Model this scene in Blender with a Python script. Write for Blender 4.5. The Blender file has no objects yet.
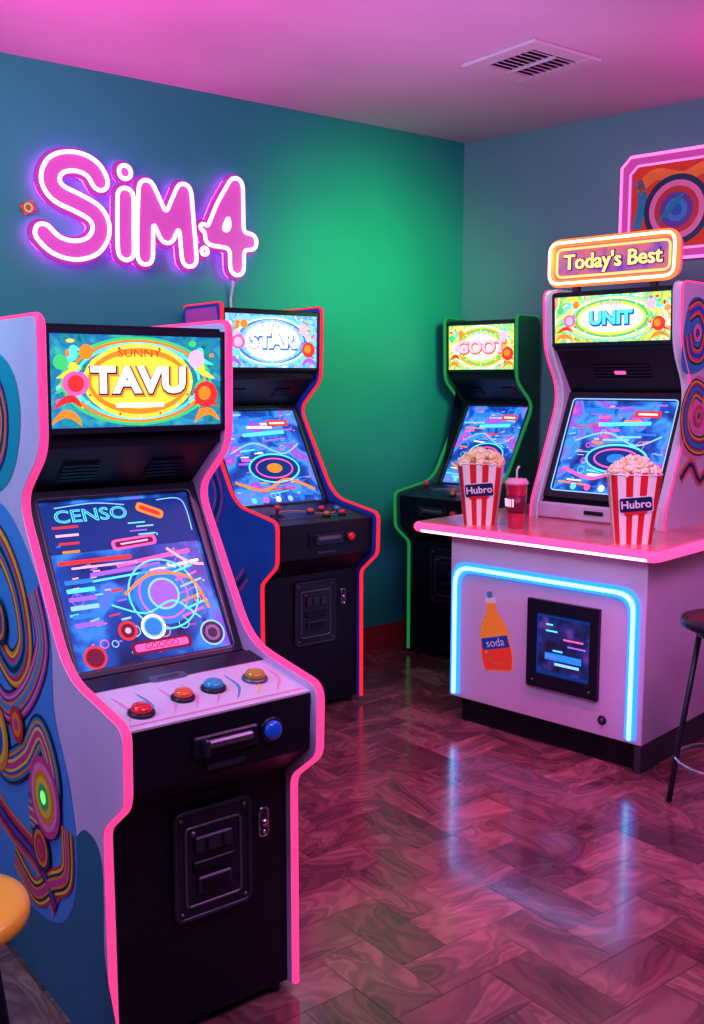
import bpy, bmesh, math, random
import numpy as np
from mathutils import Vector, Matrix
random.seed(7)
D = bpy.data
sc = bpy.context.scene
COL = sc.collection

# ------------------------------------------------------------------ materials
_m = {}
def srgb(c):
    return tuple((x/12.92 if x <= .04045 else ((x+.055)/1.055)**2.4) for x in c)
def M(name, col=(.5,.5,.5), rough=.5, metal=0, em=0, ec=None, coat=0, spec=None):
    """col in 0-255 sRGB"""
    if name in _m: return _m[name]
    m = D.materials.new(name); m.use_nodes = True
    b = m.node_tree.nodes['Principled BSDF']
    c = srgb([x/255 for x in col])
    b.inputs['Base Color'].default_value = (*c, 1)
    b.inputs['Roughness'].default_value = rough
    b.inputs['Metallic'].default_value = metal
    b.inputs['Coat Weight'].default_value = coat
    if spec is not None: b.inputs['Specular IOR Level'].default_value = spec
    if em:
        e = srgb([x/255 for x in (ec or col)])
        b.inputs['Base Color'].default_value = (c[0]*.3, c[1]*.3, c[2]*.3, 1)
        b.inputs['Emission Color'].default_value = (*e, 1)
        b.inputs['Emission Strength'].default_value = em
        b.inputs['Specular IOR Level'].default_value = .15
    _m[name] = m
    return m
def ramp(nt, stops, interp='LINEAR'):
    r = nt.nodes.new('ShaderNodeValToRGB'); cr = r.color_ramp; cr.interpolation = interp
    while len(cr.elements) > 1: cr.elements.remove(cr.elements[-1])
    for i, (p, c) in enumerate(stops):
        e = cr.elements[0] if i == 0 else cr.elements.new(p)
        e.position = p; e.color = (*srgb([x/255 for x in c]), 1)
    return r
def noise_mat(name, stops, scale=5, em=0, rough=.5, dist=0, detail=3, bump=0, interp='LINEAR', coat=0):
    if name in _m: return _m[name]
    m = D.materials.new(name); m.use_nodes = True; nt = m.node_tree
    b = nt.nodes['Principled BSDF']
    tc = nt.nodes.new('ShaderNodeTexCoord')
    n = nt.nodes.new('ShaderNodeTexNoise'); n.inputs['Scale'].default_value = scale
    n.inputs['Detail'].default_value = detail; n.inputs['Distortion'].default_value = dist
    nt.links.new(tc.outputs['Object'], n.inputs['Vector'])
    r = ramp(nt, stops, interp)
    nt.links.new(n.outputs['Fac'], r.inputs['Fac'])
    b.inputs['Roughness'].default_value = rough
    b.inputs['Coat Weight'].default_value = coat
    if em:
        b.inputs['Base Color'].default_value = (.02,.02,.03,1)
        nt.links.new(r.outputs['Color'], b.inputs['Emission Color'])
        b.inputs['Emission Strength'].default_value = em
        b.inputs['Specular IOR Level'].default_value = .15
    else:
        nt.links.new(r.outputs['Color'], b.inputs['Base Color'])
    if bump:
        n2 = nt.nodes.new('ShaderNodeTexNoise'); n2.inputs['Scale'].default_value = 180
        nt.links.new(tc.outputs['Object'], n2.inputs['Vector'])
        bp = nt.nodes.new('ShaderNodeBump'); bp.inputs['Strength'].default_value = bump; bp.inputs['Distance'].default_value = .002
        nt.links.new(n2.outputs['Fac'], bp.inputs['Height']); nt.links.new(bp.outputs['Normal'], b.inputs['Normal'])
    _m[name] = m
    return m

# ------------------------------------------------------------------ mesh builder
def catmull(p, n=8, closed=False):
    out = []; L = len(p); rng = range(L if closed else L-1)
    g = (lambda i: p[i % L]) if closed else (lambda i: p[max(0, min(L-1, i))])
    for i in rng:
        a, b, c, d = [Vector(g(i+k)) for k in (-1, 0, 1, 2)]
        for j in range(n):
            t = j/n
            out.append(.5*((2*b)+(c-a)*t+(2*a-5*b+4*c-d)*t*t+(3*b-a-3*c+d)*t**3))
    if not closed: out.append(Vector(p[-1]))
    return out
def arc(cx, cy, rx, ry, a0, a1, n=16):
    return [(cx+rx*math.cos(math.radians(a0+(a1-a0)*i/n)), cy+ry*math.sin(math.radians(a0+(a1-a0)*i/n))) for i in range(n+1)]
def fillet(pts, r, n=5):
    out = []; L = len(pts)
    for i in range(L):
        p = Vector(pts[i]); a = Vector(pts[i-1]); b = Vector(pts[(i+1) % L])
        rr = r[i] if isinstance(r, (list, tuple)) else r
        if rr <= 0: out.append(tuple(p)); continue
        da = (a-p); db = (b-p)
        ra = min(rr, da.length*.49); rb = min(rr, db.length*.49)
        s = p+da.normalized()*ra; e = p+db.normalized()*rb
        for k in range(n+1):
            t = k/n
            out.append(tuple((1-t)**2*s+2*t*(1-t)*p+t*t*e))
    return out
def rrect(cx, cy, w, h, r, n=5):
    return fillet([(cx-w/2, cy-h/2), (cx+w/2, cy-h/2), (cx+w/2, cy+h/2), (cx-w/2, cy+h/2)], r, n)

class MB:
    def __init__(s):
        s.v = []; s.f = []; s.mi = []; s.sm = []; s.mats = []; s.T = Matrix.Identity(4)
    def m(s, mat):
        if mat not in s.mats: s.mats.append(mat)
        return s.mats.index(mat)
    def add(s, verts, faces, mat, smooth=False):
        o = len(s.v)
        s.v += [tuple(s.T @ Vector(p)) for p in verts]
        k = s.m(mat)
        for f in faces: s.f.append([i+o for i in f]); s.mi.append(k); s.sm.append(smooth)
    def box(s, c, d, mat, R=None, bev=0):
        if bev:
            w = rrect(0, 0, d[0], d[1], bev, 3)
            L = len(w); vs = []
            sx = (d[0]-2*bev)/d[0]; sy = (d[1]-2*bev)/d[1]
            for z, kx, ky in ((-d[2]/2, sx, sy), (-d[2]/2+bev, 1, 1), (d[2]/2-bev, 1, 1), (d[2]/2, sx, sy)):
                vs += [Vector((p[0]*kx, p[1]*ky, z)) for p in w]
            fs = [list(range(L))[::-1], list(range(3*L, 4*L))]
            for r in range(3):
                for i in range(L): fs.append([r*L+i, r*L+(i+1) % L, (r+1)*L+(i+1) % L, (r+1)*L+i])
        else:
            vs = [Vector((x*d[0]/2, y*d[1]/2, z*d[2]/2)) for x in (-1, 1) for y in (-1, 1) for z in (-1, 1)]
            fs = [[0,1,3,2],[4,6,7,5],[0,4,5,1],[2,3,7,6],[0,2,6,4],[1,5,7,3]]
        c = Vector(c)
        s.add([(R @ p if R else p)+c for p in vs], fs, mat)
    def prism_x(s, prof, x0, x1, mat, mcap=None):
        L = len(prof)
        vs = [(x0, y, z) for y, z in prof]+[(x1, y, z) for y, z in prof]
        s.add(vs, [[i, (i+1) % L, L+(i+1) % L, L+i] for i in range(L)], mat)
        s.add(vs, [list(range(L))[::-1], list(range(L, 2*L))], mcap or mat)
    def prism_z(s, prof, z0, z1, mat):
        L = len(prof)
        vs = [(x, y, z0) for x, y in prof]+[(x, y, z1) for x, y in prof]
        s.add(vs, [[i, (i+1) % L, L+(i+1) % L, L+i] for i in range(L)], mat)
        s.add(vs, [list(range(L))[::-1], list(range(L, 2*L))], mat)
    def tube(s, path, r, mat, seg=10, closed=False, flat=1):
        P = [Vector(p) for p in path]; L = len(P)
        vs = []; N = None
        for i in range(L):
            a = P[i-1] if (i > 0 or closed) else P[i]
            b = P[(i+1) % L] if (i < L-1 or closed) else P[i]
            t = (b-a)
            t = t.normalized() if t.length > 1e-9 else Vector((0,0,1))
            if N is None:
                N = t.orthogonal().normalized()
            N = (N-t*N.dot(t)); N = N.normalized() if N.length > 1e-6 else t.orthogonal().normalized()
            B = t.cross(N)
            rr = r[i] if isinstance(r, list) else r
            for k in range(seg):
                th = 2*math.pi*k/seg
                vs.append(P[i]+N*rr*math.cos(th)+B*rr*math.sin(th)*flat)
        fs = []
        for i in range(L if closed else L-1):
            j = (i+1) % L
            for k in range(seg):
                fs.append([i*seg+k, i*seg+(k+1) % seg, j*seg+(k+1) % seg, j*seg+k])
        if not closed:
            fs.append(list(range(seg))[::-1]); fs.append(list(range((L-1)*seg, L*seg)))
        s.add(vs, fs, mat, True)
    def cyl(s, p0, p1, r0, mat, r1=None, seg=20, smooth=True):
        s.tube([p0, p1], [r0, r0 if r1 is None else r1], mat, seg)
    def lathe(s, prof, mat, c=(0,0,0), seg=28, ax=None):
        R = ax.to_track_quat('Z', 'Y').to_matrix() if ax is not None else Matrix.Identity(3)
        vs = []; c = Vector(c)
        for r, z in prof:
            for k in range(seg):
                th = 2*math.pi*k/seg
                vs.append(R @ Vector((r*math.cos(th), r*math.sin(th), z))+c)
        fs = [[i*seg+k, i*seg+(k+1) % seg, (i+1)*seg+(k+1) % seg, (i+1)*seg+k] for i in range(len(prof)-1) for k in range(seg)]
        fs.append(list(range(seg))[::-1]); fs.append(list(range((len(prof)-1)*seg, len(prof)*seg)))
        s.add(vs, fs, mat, True)
    # ---- flat artwork
    def plane(s, O, U, V):
        U = Vector(U).normalized(); V = Vector(V).normalized(); N = U.cross(V)
        s.T = Matrix(((U.x, V.x, N.x, O[0]), (U.y, V.y, N.y, O[1]), (U.z, V.z, N.z, O[2]), (0,0,0,1)))
    def poly(s, pts, mat, l=0):
        s.add([(p[0], p[1], l*.0006) for p in pts], [list(range(len(pts)))], mat)
    def rect(s, cx, cy, w, h, mat, l=0, r=0, rot=0):
        pts = rrect(0, 0, w, h, r) if r else [(-w/2,-h/2),(w/2,-h/2),(w/2,h/2),(-w/2,h/2)]
        c, q = math.cos(rot), math.sin(rot)
        s.poly([(cx+p[0]*c-p[1]*q, cy+p[0]*q+p[1]*c) for p in pts], mat, l)
    def disc(s, cx, cy, rx, mat, l=0, ry=None, n=32):
        s.poly(arc(cx, cy, rx, ry or rx, 0, 360, n)[:-1], mat, l)
    def ring(s, cx, cy, rx, w, mat, l=0, ry=None, n=36, a0=0, a1=360):
        ry = ry or rx
        o = arc(cx, cy, rx, ry, a0, a1, n); i = arc(cx, cy, rx-w, ry-w, a0, a1, n)
        z = l*.0006
        s.add([(p[0], p[1], z) for p in i+o], [[k, n+1+k, n+2+k, k+1] for k in range(n)], mat)
    def stroke(s, pts, w, mat, l=0, smooth=True, n=8, taper=False):
        P = [Vector(p) for p in (catmull(pts, n) if smooth else pts)]
        L = len(P); a = []; b = []
        for i in range(L):
            t = (P[min(L-1, i+1)]-P[max(0, i-1)]); t = t.normalized() if t.length > 1e-9 else Vector((1,0))
            nn = Vector((-t.y, t.x)); ww = w/2
            if taper: ww *= max(.12, math.sin(math.pi*(i+.5)/L))
            a.append(P[i]+nn*ww); b.append(P[i]-nn*ww)
        z = l*.0006
        s.add([(p.x, p.y, z) for p in b+a], [[k, k+1, L+k+1, L+k] for k in range(L-1)], mat)
    def text(s, txt, cx, cy, size, mat, l=1, off=0, sx=1, rot=0, ext=0, shear=0):
        cu = D.curves.new('t', 'FONT'); cu.body = txt; cu.size = size; cu.align_x = 'CENTER'; cu.align_y = 'CENTER'
        cu.offset = off; cu.resolution_u = 3; cu.extrude = ext; cu.shear = shear
        ob = D.objects.new('t', cu); COL.objects.link(ob)
        dg = bpy.context.evaluated_depsgraph_get()
        me = D.meshes.new_from_object(ob.evaluated_get(dg))
        c, q = math.cos(rot), math.sin(rot)
        vs = [(cx+v.co.x*sx*c-v.co.y*q, cy+v.co.x*sx*q+v.co.y*c, v.co.z+l*.0006) for v in me.vertices]
        s.add(vs, [list(p.vertices) for p in me.polygons], mat)
        D.objects.remove(ob); D.meshes.remove(me); D.curves.remove(cu)
    def build(s, name, parent=None, bevel=0, recalc=False):
        me = D.meshes.new(name); me.from_pydata(s.v, [], s.f)
        for m in s.mats: me.materials.append(m)
        for p, k, sm in zip(me.polygons, s.mi, s.sm): p.material_index = k; p.use_smooth = sm
        me.update()
        if recalc:
            bm = bmesh.new(); bm.from_mesh(me); bmesh.ops.recalc_face_normals(bm, faces=bm.faces); bm.to_mesh(me); bm.free()
        ob = D.objects.new(name, me); COL.objects.link(ob)
        if parent: ob.parent = parent
        if bevel:
            b = ob.modifiers.new('bevel', 'BEVEL'); b.width = bevel; b.segments = 2; b.limit_method = 'ANGLE'
        return ob
def root(name, loc, rot=0):
    e = D.objects.new(name, None); COL.objects.link(e); e.location = loc; e.rotation_euler = (0, 0, rot)
    e.empty_display_size = .1
    return e

# ------------------------------------------------------------------ palette
BLACK = M('black_laminate', (10,11,26), .42, spec=.3)
BLACK2 = M('black_plastic', (20,20,38), .35, spec=.4)
DGREY = M('dark_grey_metal', (56,56,72), .35, .6)
GREY = M('grey_metal', (110,110,126), .35, .8)
CHROME = M('chrome', (200,200,210), .15, 1)
LILAC = noise_mat('lilac_laminate', [(.3,(200,172,216)),(.7,(212,184,224))], 4, rough=.38)
WHITE = M('white_paint', (240,236,240), .4)
E = lambda n, c, s=1.0: M('glow_'+n, c, .4, 0, s)
eW = E('white', (255,250,245), 1.5); eY = E('yellow', (255,225,70), 1.2); eO = E('orange', (255,135,40), 1.3)
eR = E('red', (240,50,50), 1.2); eP = E('pink', (255,90,170), 1.4); eC = E('cyan', (90,225,255), 1.3)
eB = E('blue', (40,120,245), 1.3); eG = E('green', (70,215,120), 1.1); eV = E('violet', (160,100,245), 1.2)
eDB = E('darkblue', (14,50,130), 1); eLB = E('lightblue', (140,200,255), 1.3); eM = E('maroon', (120,20,60), .9)
eLP = E('lightpink', (255,180,215), 1.3)
pO = M('ink_orange', (245,130,45), .4); pM = M('ink_magenta', (215,50,140), .4); pB = M('ink_blue', (30,80,190), .4)
pT = M('ink_teal', (20,140,165), .4); pY = M('ink_yellow', (245,205,60), .4); pR = M('ink_red', (205,35,45), .4)
pV = M('ink_violet', (95,50,160), .4); pN = M('ink_navy', (15,28,80), .4); pG = M('ink_green', (60,200,90), .4)
pS = M('ink_skyblue', (60,140,200), .4); pP = M('ink_pink', (240,130,180), .4)

# ------------------------------------------------------------------ room
A = Vector((.676, 6.25)); U = Vector((.795, .607)).normalized(); R = Vector((.752, -.66)).normalized()
nL = Vector((U.y, -U.x)); nR = Vector((R.y, -R.x))
H = 3.014
Bc = A+R*7; Dc = A-U*8; Cc = Bc+Dc-A
def wall(name, p, q, mat, thick=.1):
    b = MB(); d = (q-p).normalized(); n = Vector((-d.y, d.x))
    cen = (A+Bc+Cc+Dc)/4
    if n.dot(cen-p) > 0: n = -n
    q1 = q+n*thick; p1 = p+n*thick
    b.prism_z([tuple(p), tuple(q), tuple(q1), tuple(p1)], 0, H, mat)
    return b.build(name, recalc=True)
WALL = noise_mat('teal_wall_paint', [(.35,(18,128,126)),(.65,(24,138,134))], 1.2, rough=.6, bump=.08)
WALLR = noise_mat('grey_teal_wall_paint', [(.35,(86,132,140)),(.65,(94,142,148))], 1.2, rough=.6, bump=.08)
wall('wall_left', Dc, A, WALL); wall('wall_right', A, Bc, WALLR)
wall('wall_back', Bc, Cc, WALL); wall('wall_side', Cc, Dc, WALL)
CEIL = noise_mat('ceiling_paint', [(.3,(206,184,206)),(.7,(216,194,214))], 2, rough=.7, bump=.05)
b = MB(); b.prism_z([tuple(A), tuple(Bc), tuple(Cc), tuple(Dc)], H, H+.1, CEIL); b.build('ceiling', recalc=True)
BASE = M('baseboard_paint', (140,36,50), .45)
def baseboard(name, p, q, n):
    b = MB(); n = n*.02
    b.prism_z([tuple(p), tuple(q), tuple(q+n), tuple(p+n)], 0, .13, BASE)
    b.prism_z([tuple(p), tuple(q), tuple(q+n*.6), tuple(p+n*.6)], .13, .145, BASE)
    b.build(name, recalc=True)
baseboard('baseboard_left', Dc, A, nL); baseboard('baseboard_right', A, Bc, nR)
# floor: herringbone parquet, real planks
def floor():
    bm = bmesh.new(); uvl = bm.loops.layers.uv.new('UVMap'); cl = bm.loops.layers.float_color.new('plank')
    w = .165; n = 2; ang = math.radians(38); ca, sa = math.cos(ang), math.sin(ang); g = .0009
    cen = (A+Bc+Cc+Dc)/4
    def plank(x, y, lx, ly):
        pts = [(x*w+g, y*w+g), ((x+lx)*w-g, y*w+g), ((x+lx)*w-g, (y+ly)*w-g), (x*w+g, (y+ly)*w-g)]
        W = [Vector((cen.x+px*ca-py*sa, cen.y+px*sa+py*ca)) for px, py in pts]
        c = sum(W, Vector((0, 0)))/4
        ok = all((c-a).dot(nn) > -.5 for a, nn in ((A, nL), (A, nR), (Bc, -nL), (Dc, -nR)))
        if not ok: return
        f = bm.faces.new([bm.verts.new((p.x, p.y, 0)) for p in W])
        ru, rv, rc, rd = random.random()*9, random.random()*9, random.random(), random.random()
        uv = [(0,0),(lx,0),(lx,ly),(0,ly)] if lx > ly else [(0,0),(0,1),(ly,1),(ly,0)]
        if lx < ly: rc = rc*.75
        else: rc = .25+rc*.75
        for l, t in zip(f.loops, uv):
            l[uvl].uv = (t[0]*w+ru, t[1]*w+rv); l[cl] = (rc, rd, 0, 1)
    Nn = 54
    for r in range(-Nn, Nn):
        for k in range(-26, 26):
            plank(r+2*n*k, r, n, 1)
            plank(r, r-2*n+1+2*n*k, 1, n)
    for a, nn in ((A, nL), (A, nR), (Bc, -nL), (Dc, -nR)):
        bmesh.ops.bisect_plane(bm, geom=bm.verts[:]+bm.edges[:]+bm.faces[:], plane_co=(a.x, a.y, 0), plane_no=(-nn.x, -nn.y, 0), clear_outer=True)
    vs = [bm.verts.new((p.x, p.y, -.002)) for p in (A, Dc, Cc, Bc)]
    f = bm.faces.new(vs); f.material_index = 1
    bmesh.ops.recalc_face_normals(bm, faces=bm.faces[:])
    for f in bm.faces:
        if f.normal.z < 0: f.normal_flip()
    me = D.meshes.new('floor'); bm.to_mesh(me); bm.free()
    m = D.materials.new('parquet_wood'); m.use_nodes = True; nt = m.node_tree; bs = nt.nodes['Principled BSDF']
    uv = nt.nodes.new('ShaderNodeUVMap'); uv.uv_map = 'UVMap'
    mp = nt.nodes.new('ShaderNodeMapping'); mp.inputs['Scale'].default_value = (1.8, 4.5, 1)
    nt.links.new(uv.outputs['UV'], mp.inputs['Vector'])
    no = nt.nodes.new('ShaderNodeTexNoise'); no.inputs['Scale'].default_value = 1.3; no.inputs['Detail'].default_value = 2.5; no.inputs['Distortion'].default_value = 1.0
    nt.links.new(mp.outputs['Vector'], no.inputs['Vector'])
    gm = nt.nodes.new('ShaderNodeMath'); gm.operation = 'MULTIPLY'; gm.inputs[1].default_value = 62
    nt.links.new(no.outputs['Fac'], gm.inputs[0])
    gs = nt.nodes.new('ShaderNodeMath'); gs.operation = 'SINE'; nt.links.new(gm.outputs[0], gs.inputs[0])
    mx = nt.nodes.new('ShaderNodeMath'); mx.operation = 'MULTIPLY_ADD'; mx.inputs[1].default_value = .085
    nt.links.new(gs.outputs[0], mx.inputs[0]); nt.links.new(no.outputs['Fac'], mx.inputs[2])
    rp = ramp(nt, [(.32,(92,54,62)),(.52,(124,78,80)),(.72,(156,106,102))])
    nt.links.new(mx.outputs[0], rp.inputs['Fac'])
    at = nt.nodes.new('ShaderNodeVertexColor'); at.layer_name = 'plank'
    sp = nt.nodes.new('ShaderNodeSeparateColor'); nt.links.new(at.outputs['Color'], sp.inputs['Color'])
    mr = nt.nodes.new('ShaderNodeMapRange'); mr.inputs['To Min'].default_value = .55; mr.inputs['To Max'].default_value = 1.2
    nt.links.new(sp.outputs[0], mr.inputs['Value'])
    hs = nt.nodes.new('ShaderNodeHueSaturation'); nt.links.new(rp.outputs['Color'], hs.inputs['Color']); nt.links.new(mr.outputs[0], hs.inputs['Value'])
    nt.links.new(hs.outputs['Color'], bs.inputs['Base Color'])
    mr2 = nt.nodes.new('ShaderNodeMapRange'); mr2.inputs['To Min'].default_value = .14; mr2.inputs['To Max'].default_value = .26
    nt.links.new(no.outputs['Fac'], mr2.inputs['Value']); nt.links.new(mr2.outputs[0], bs.inputs['Roughness'])
    bs.inputs['Coat Weight'].default_value = .5; bs.inputs['Coat Roughness'].default_value = .1
    bp = nt.nodes.new('ShaderNodeBump'); bp.inputs['Strength'].default_value = .05; bp.inputs['Distance'].default_value = .003
    nt.links.new(mx.outputs[0], bp.inputs['Height']); nt.links.new(bp.outputs['Normal'], bs.inputs['Normal'])
    me.materials.append(m); me.materials.append(M('floor_gap', (50,28,34), .7))
    ob = D.objects.new('floor', me); COL.objects.link(ob)
floor()

# ------------------------------------------------------------------ artwork
def game_screen(b, w, h, variant):
    """draw in current plane centred on 0,0"""
    st = [(.3,(8,24,84)),(.48,(16,72,185)),(.6,(50,140,250)),(.72,(130,80,235))]
    if variant != 1: st = [(.3,(8,24,90)),(.45,(20,80,200)),(.54,(60,160,255)),(.62,(150,80,235)),(.7,(240,90,180))]
    bg = noise_mat('screen_field_%d' % variant, st, 7 if variant == 1 else 8, em=1.15, rough=.2, dist=.6)
    b.rect(0, 0, w, h, bg, 1)
    x = lambda t: t*w/2
    y = lambda t: t*h/2
    rnd = random.Random(variant*13+5)
    # dense small interface marks
    sm = [eC, eP, eLB, eB, eV, eO, eR, eLP, eDB]
    for i in range(60 if variant == 1 else 45):
        px, py = rnd.uniform(-.9, .9), rnd.uniform(-.92, .5 if variant == 1 else .92)
        b.rect(x(px), y(py), w*rnd.uniform(.01, .07), h*rnd.uniform(.006, .016), rnd.choice(sm), 2, 0, rnd.choice((0, 0, .08, .2)))
    for i in range(10):
        px, py = rnd.uniform(-.8, .8), rnd.uniform(-.9, .4)
        b.ring(x(px), y(py), w*rnd.uniform(.015, .04), w*.006, rnd.choice(sm[:6]), 2, n=20)
    if variant == 1:
        b.rect(0, y(.66), w*.98, h*.3, eDB, 2)
        b.text('CENSO', x(-.36), y(.8), .05, eC, 4, sx=1.25, off=.001)
        b.text('CENSO', x(-.36), y(.8), .05, eDB, 5, sx=1.25, off=-.0014)
        b.stroke([(x(-.8), y(.92)), (x(-.3), y(.95)), (x(.1), y(.9))], .003, eLB, 3)
        b.stroke([(x(.55), y(.93)), (x(.85), y(.93)), (x(.93), y(.8)), (x(.93), y(.5))], .003, eLB, 3)
        b.rect(x(.42), y(.8), .08, .028, eO, 3, .013, -.45); b.rect(x(.42), y(.8), .06, .012, eR, 4, .005, -.45)
        for i in range(4): b.rect(x(-.72), y(.68-.1*i), .07-.008*i, .007, (eR, eLP, eR, eO)[i], 3)
        for i in range(4): b.rect(x(.2+.1*(i%2)), y(.66-.05*i), .05, .004, (eC, eLB, eV, eC)[i], 3)
        b.rect(x(.1), y(.42), .13, .03, eP, 3, .014, .06); b.rect(x(.1), y(.42), .11, .016, eM, 4, .007, .06)
        b.rect(x(.1), y(.42), .08, .005, eLP, 5, 0, .06)
        b.rect(x(-.45), y(.25), .2, .012, eR, 3, .005); b.rect(x(-.35), y(.18), .18, .006, eLP, 3)
        b.rect(x(.3), y(.2), .22, .012, eP, 3, .005, .1); b.rect(x(.55), y(.08), .15, .008, eW, 3, .003, .1)
        b.rect(x(-.1), y(.1), .2, .012, eV, 3, .004, .05); b.rect(x(.0), y(.03), .24, .006, eC, 3, .002, .05)
        for i in range(6): b.rect(x(-.72), y(.02-.1*i), .075, .012, (eB, eC, eV, eLB, eB, eV)[i], 3, .003)
        b.disc(x(.3), y(-.25), .085, eB, 3); b.ring(x(.3), y(-.25), .1, .005, eC, 4); b.ring(x(.3), y(-.25), .07, .004, eP, 4)
        b.disc(x(.3), y(-.25), .045, eV, 4); b.ring(x(.3), y(-.25), .045, .006, eLB, 5)
        for i in range(7): b.rect(x(.62+.04*(i % 3)), y(.02-.09*i), .07, .006, (eC, eP, eLB, eV, eO, eC, eP)[i], 4, .002, .25)
        b.stroke([(x(-.2), y(-.2)), (x(.2), y(0)), (x(.7), y(-.1)), (x(.85), y(-.5))], .008, eO, 5)
        b.stroke([(x(-.4), y(-.3)), (x(0), y(-.45)), (x(.4), y(-.35)), (x(.7), y(-.6))], .005, eC, 5)
        b.stroke([(x(.5), y(.3)), (x(.75), y(.1)), (x(.95), y(.05))], .008, eLP, 4)
        b.disc(x(-.28), y(-.62), .026, eR, 4); b.disc(x(-.28), y(-.62), .019, eM, 5); b.disc(x(-.28), y(-.62), .008, eLP, 6)
        b.disc(x(.05), y(-.62), .034, eLB, 4); b.disc(x(.05), y(-.62), .024, eB, 5); b.ring(x(.05), y(-.62), .034, .005, eW, 5)
        b.disc(x(-.75), y(-.86), .03, eM, 4); b.ring(x(-.75), y(-.86), .03, .006, eR, 5)
        b.rect(x(.1), y(-.84), .17, .035, eM, 4, .015); b.rect(x(.1), y(-.84), .15, .02, eP, 5, .008); b.text('GOOOO', x(.1), y(-.84), .024, eM, 6)
        b.disc(x(.8), y(-.8), .036, BLACK2, 4); b.ring(x(.8), y(-.8), .036, .005, eLB, 5); b.ring(x(.8), y(-.8), .022, .008, GREY, 5)
    else:
        cols = [eC, eP, eW, eLB, eB, eV, eO, eR]
        for i in range(26):
            b.rect(x(rnd.uniform(-.75, .75)), y(.92-i*.07), w*rnd.uniform(.08, .35), h*rnd.uniform(.01, .028), rnd.choice(cols), 3, 0, rnd.uniform(-.1, .1))
        b.disc(x(.1), y(-.25), w*.3, eDB, 4, ry=h*.17)
        b.ring(x(.1), y(-.25), w*.3, w*.02, eC, 5, ry=h*.16); b.ring(x(.1), y(-.25), w*.22, w*.015, eP, 5, ry=h*.11)
        b.disc(x(.1), y(-.25), w*.09, eO if variant != 4 else eB, 6, ry=h*.05)
        b.stroke([(x(-.9), y(-.5)), (x(-.3), y(-.7)), (x(.3), y(-.5)), (x(.9), y(-.75))], w*.03, eO if variant != 4 else eP, 5)
        b.stroke([(x(-.8), y(.1)), (x(-.2), y(.3)), (x(.4), y(.05)), (x(.85), y(.25))], w*.015, eLB, 5)
        b.rect(x(-.45), y(.78), w*.3, h*.06, eB, 5, .006); b.rect(x(.5), y(.72), w*.25, h*.07, eR, 5, .006); b.rect(x(.5), y(.72), w*.18, h*.02, eW, 6)
        for i in range(5): b.disc(x(-.6+.28*i), y(-.9), w*.03, cols[i], 5)
        b.rect(x(.1), y(.5), w*.5, h*.04, eC, 5, .004, .05)

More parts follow.
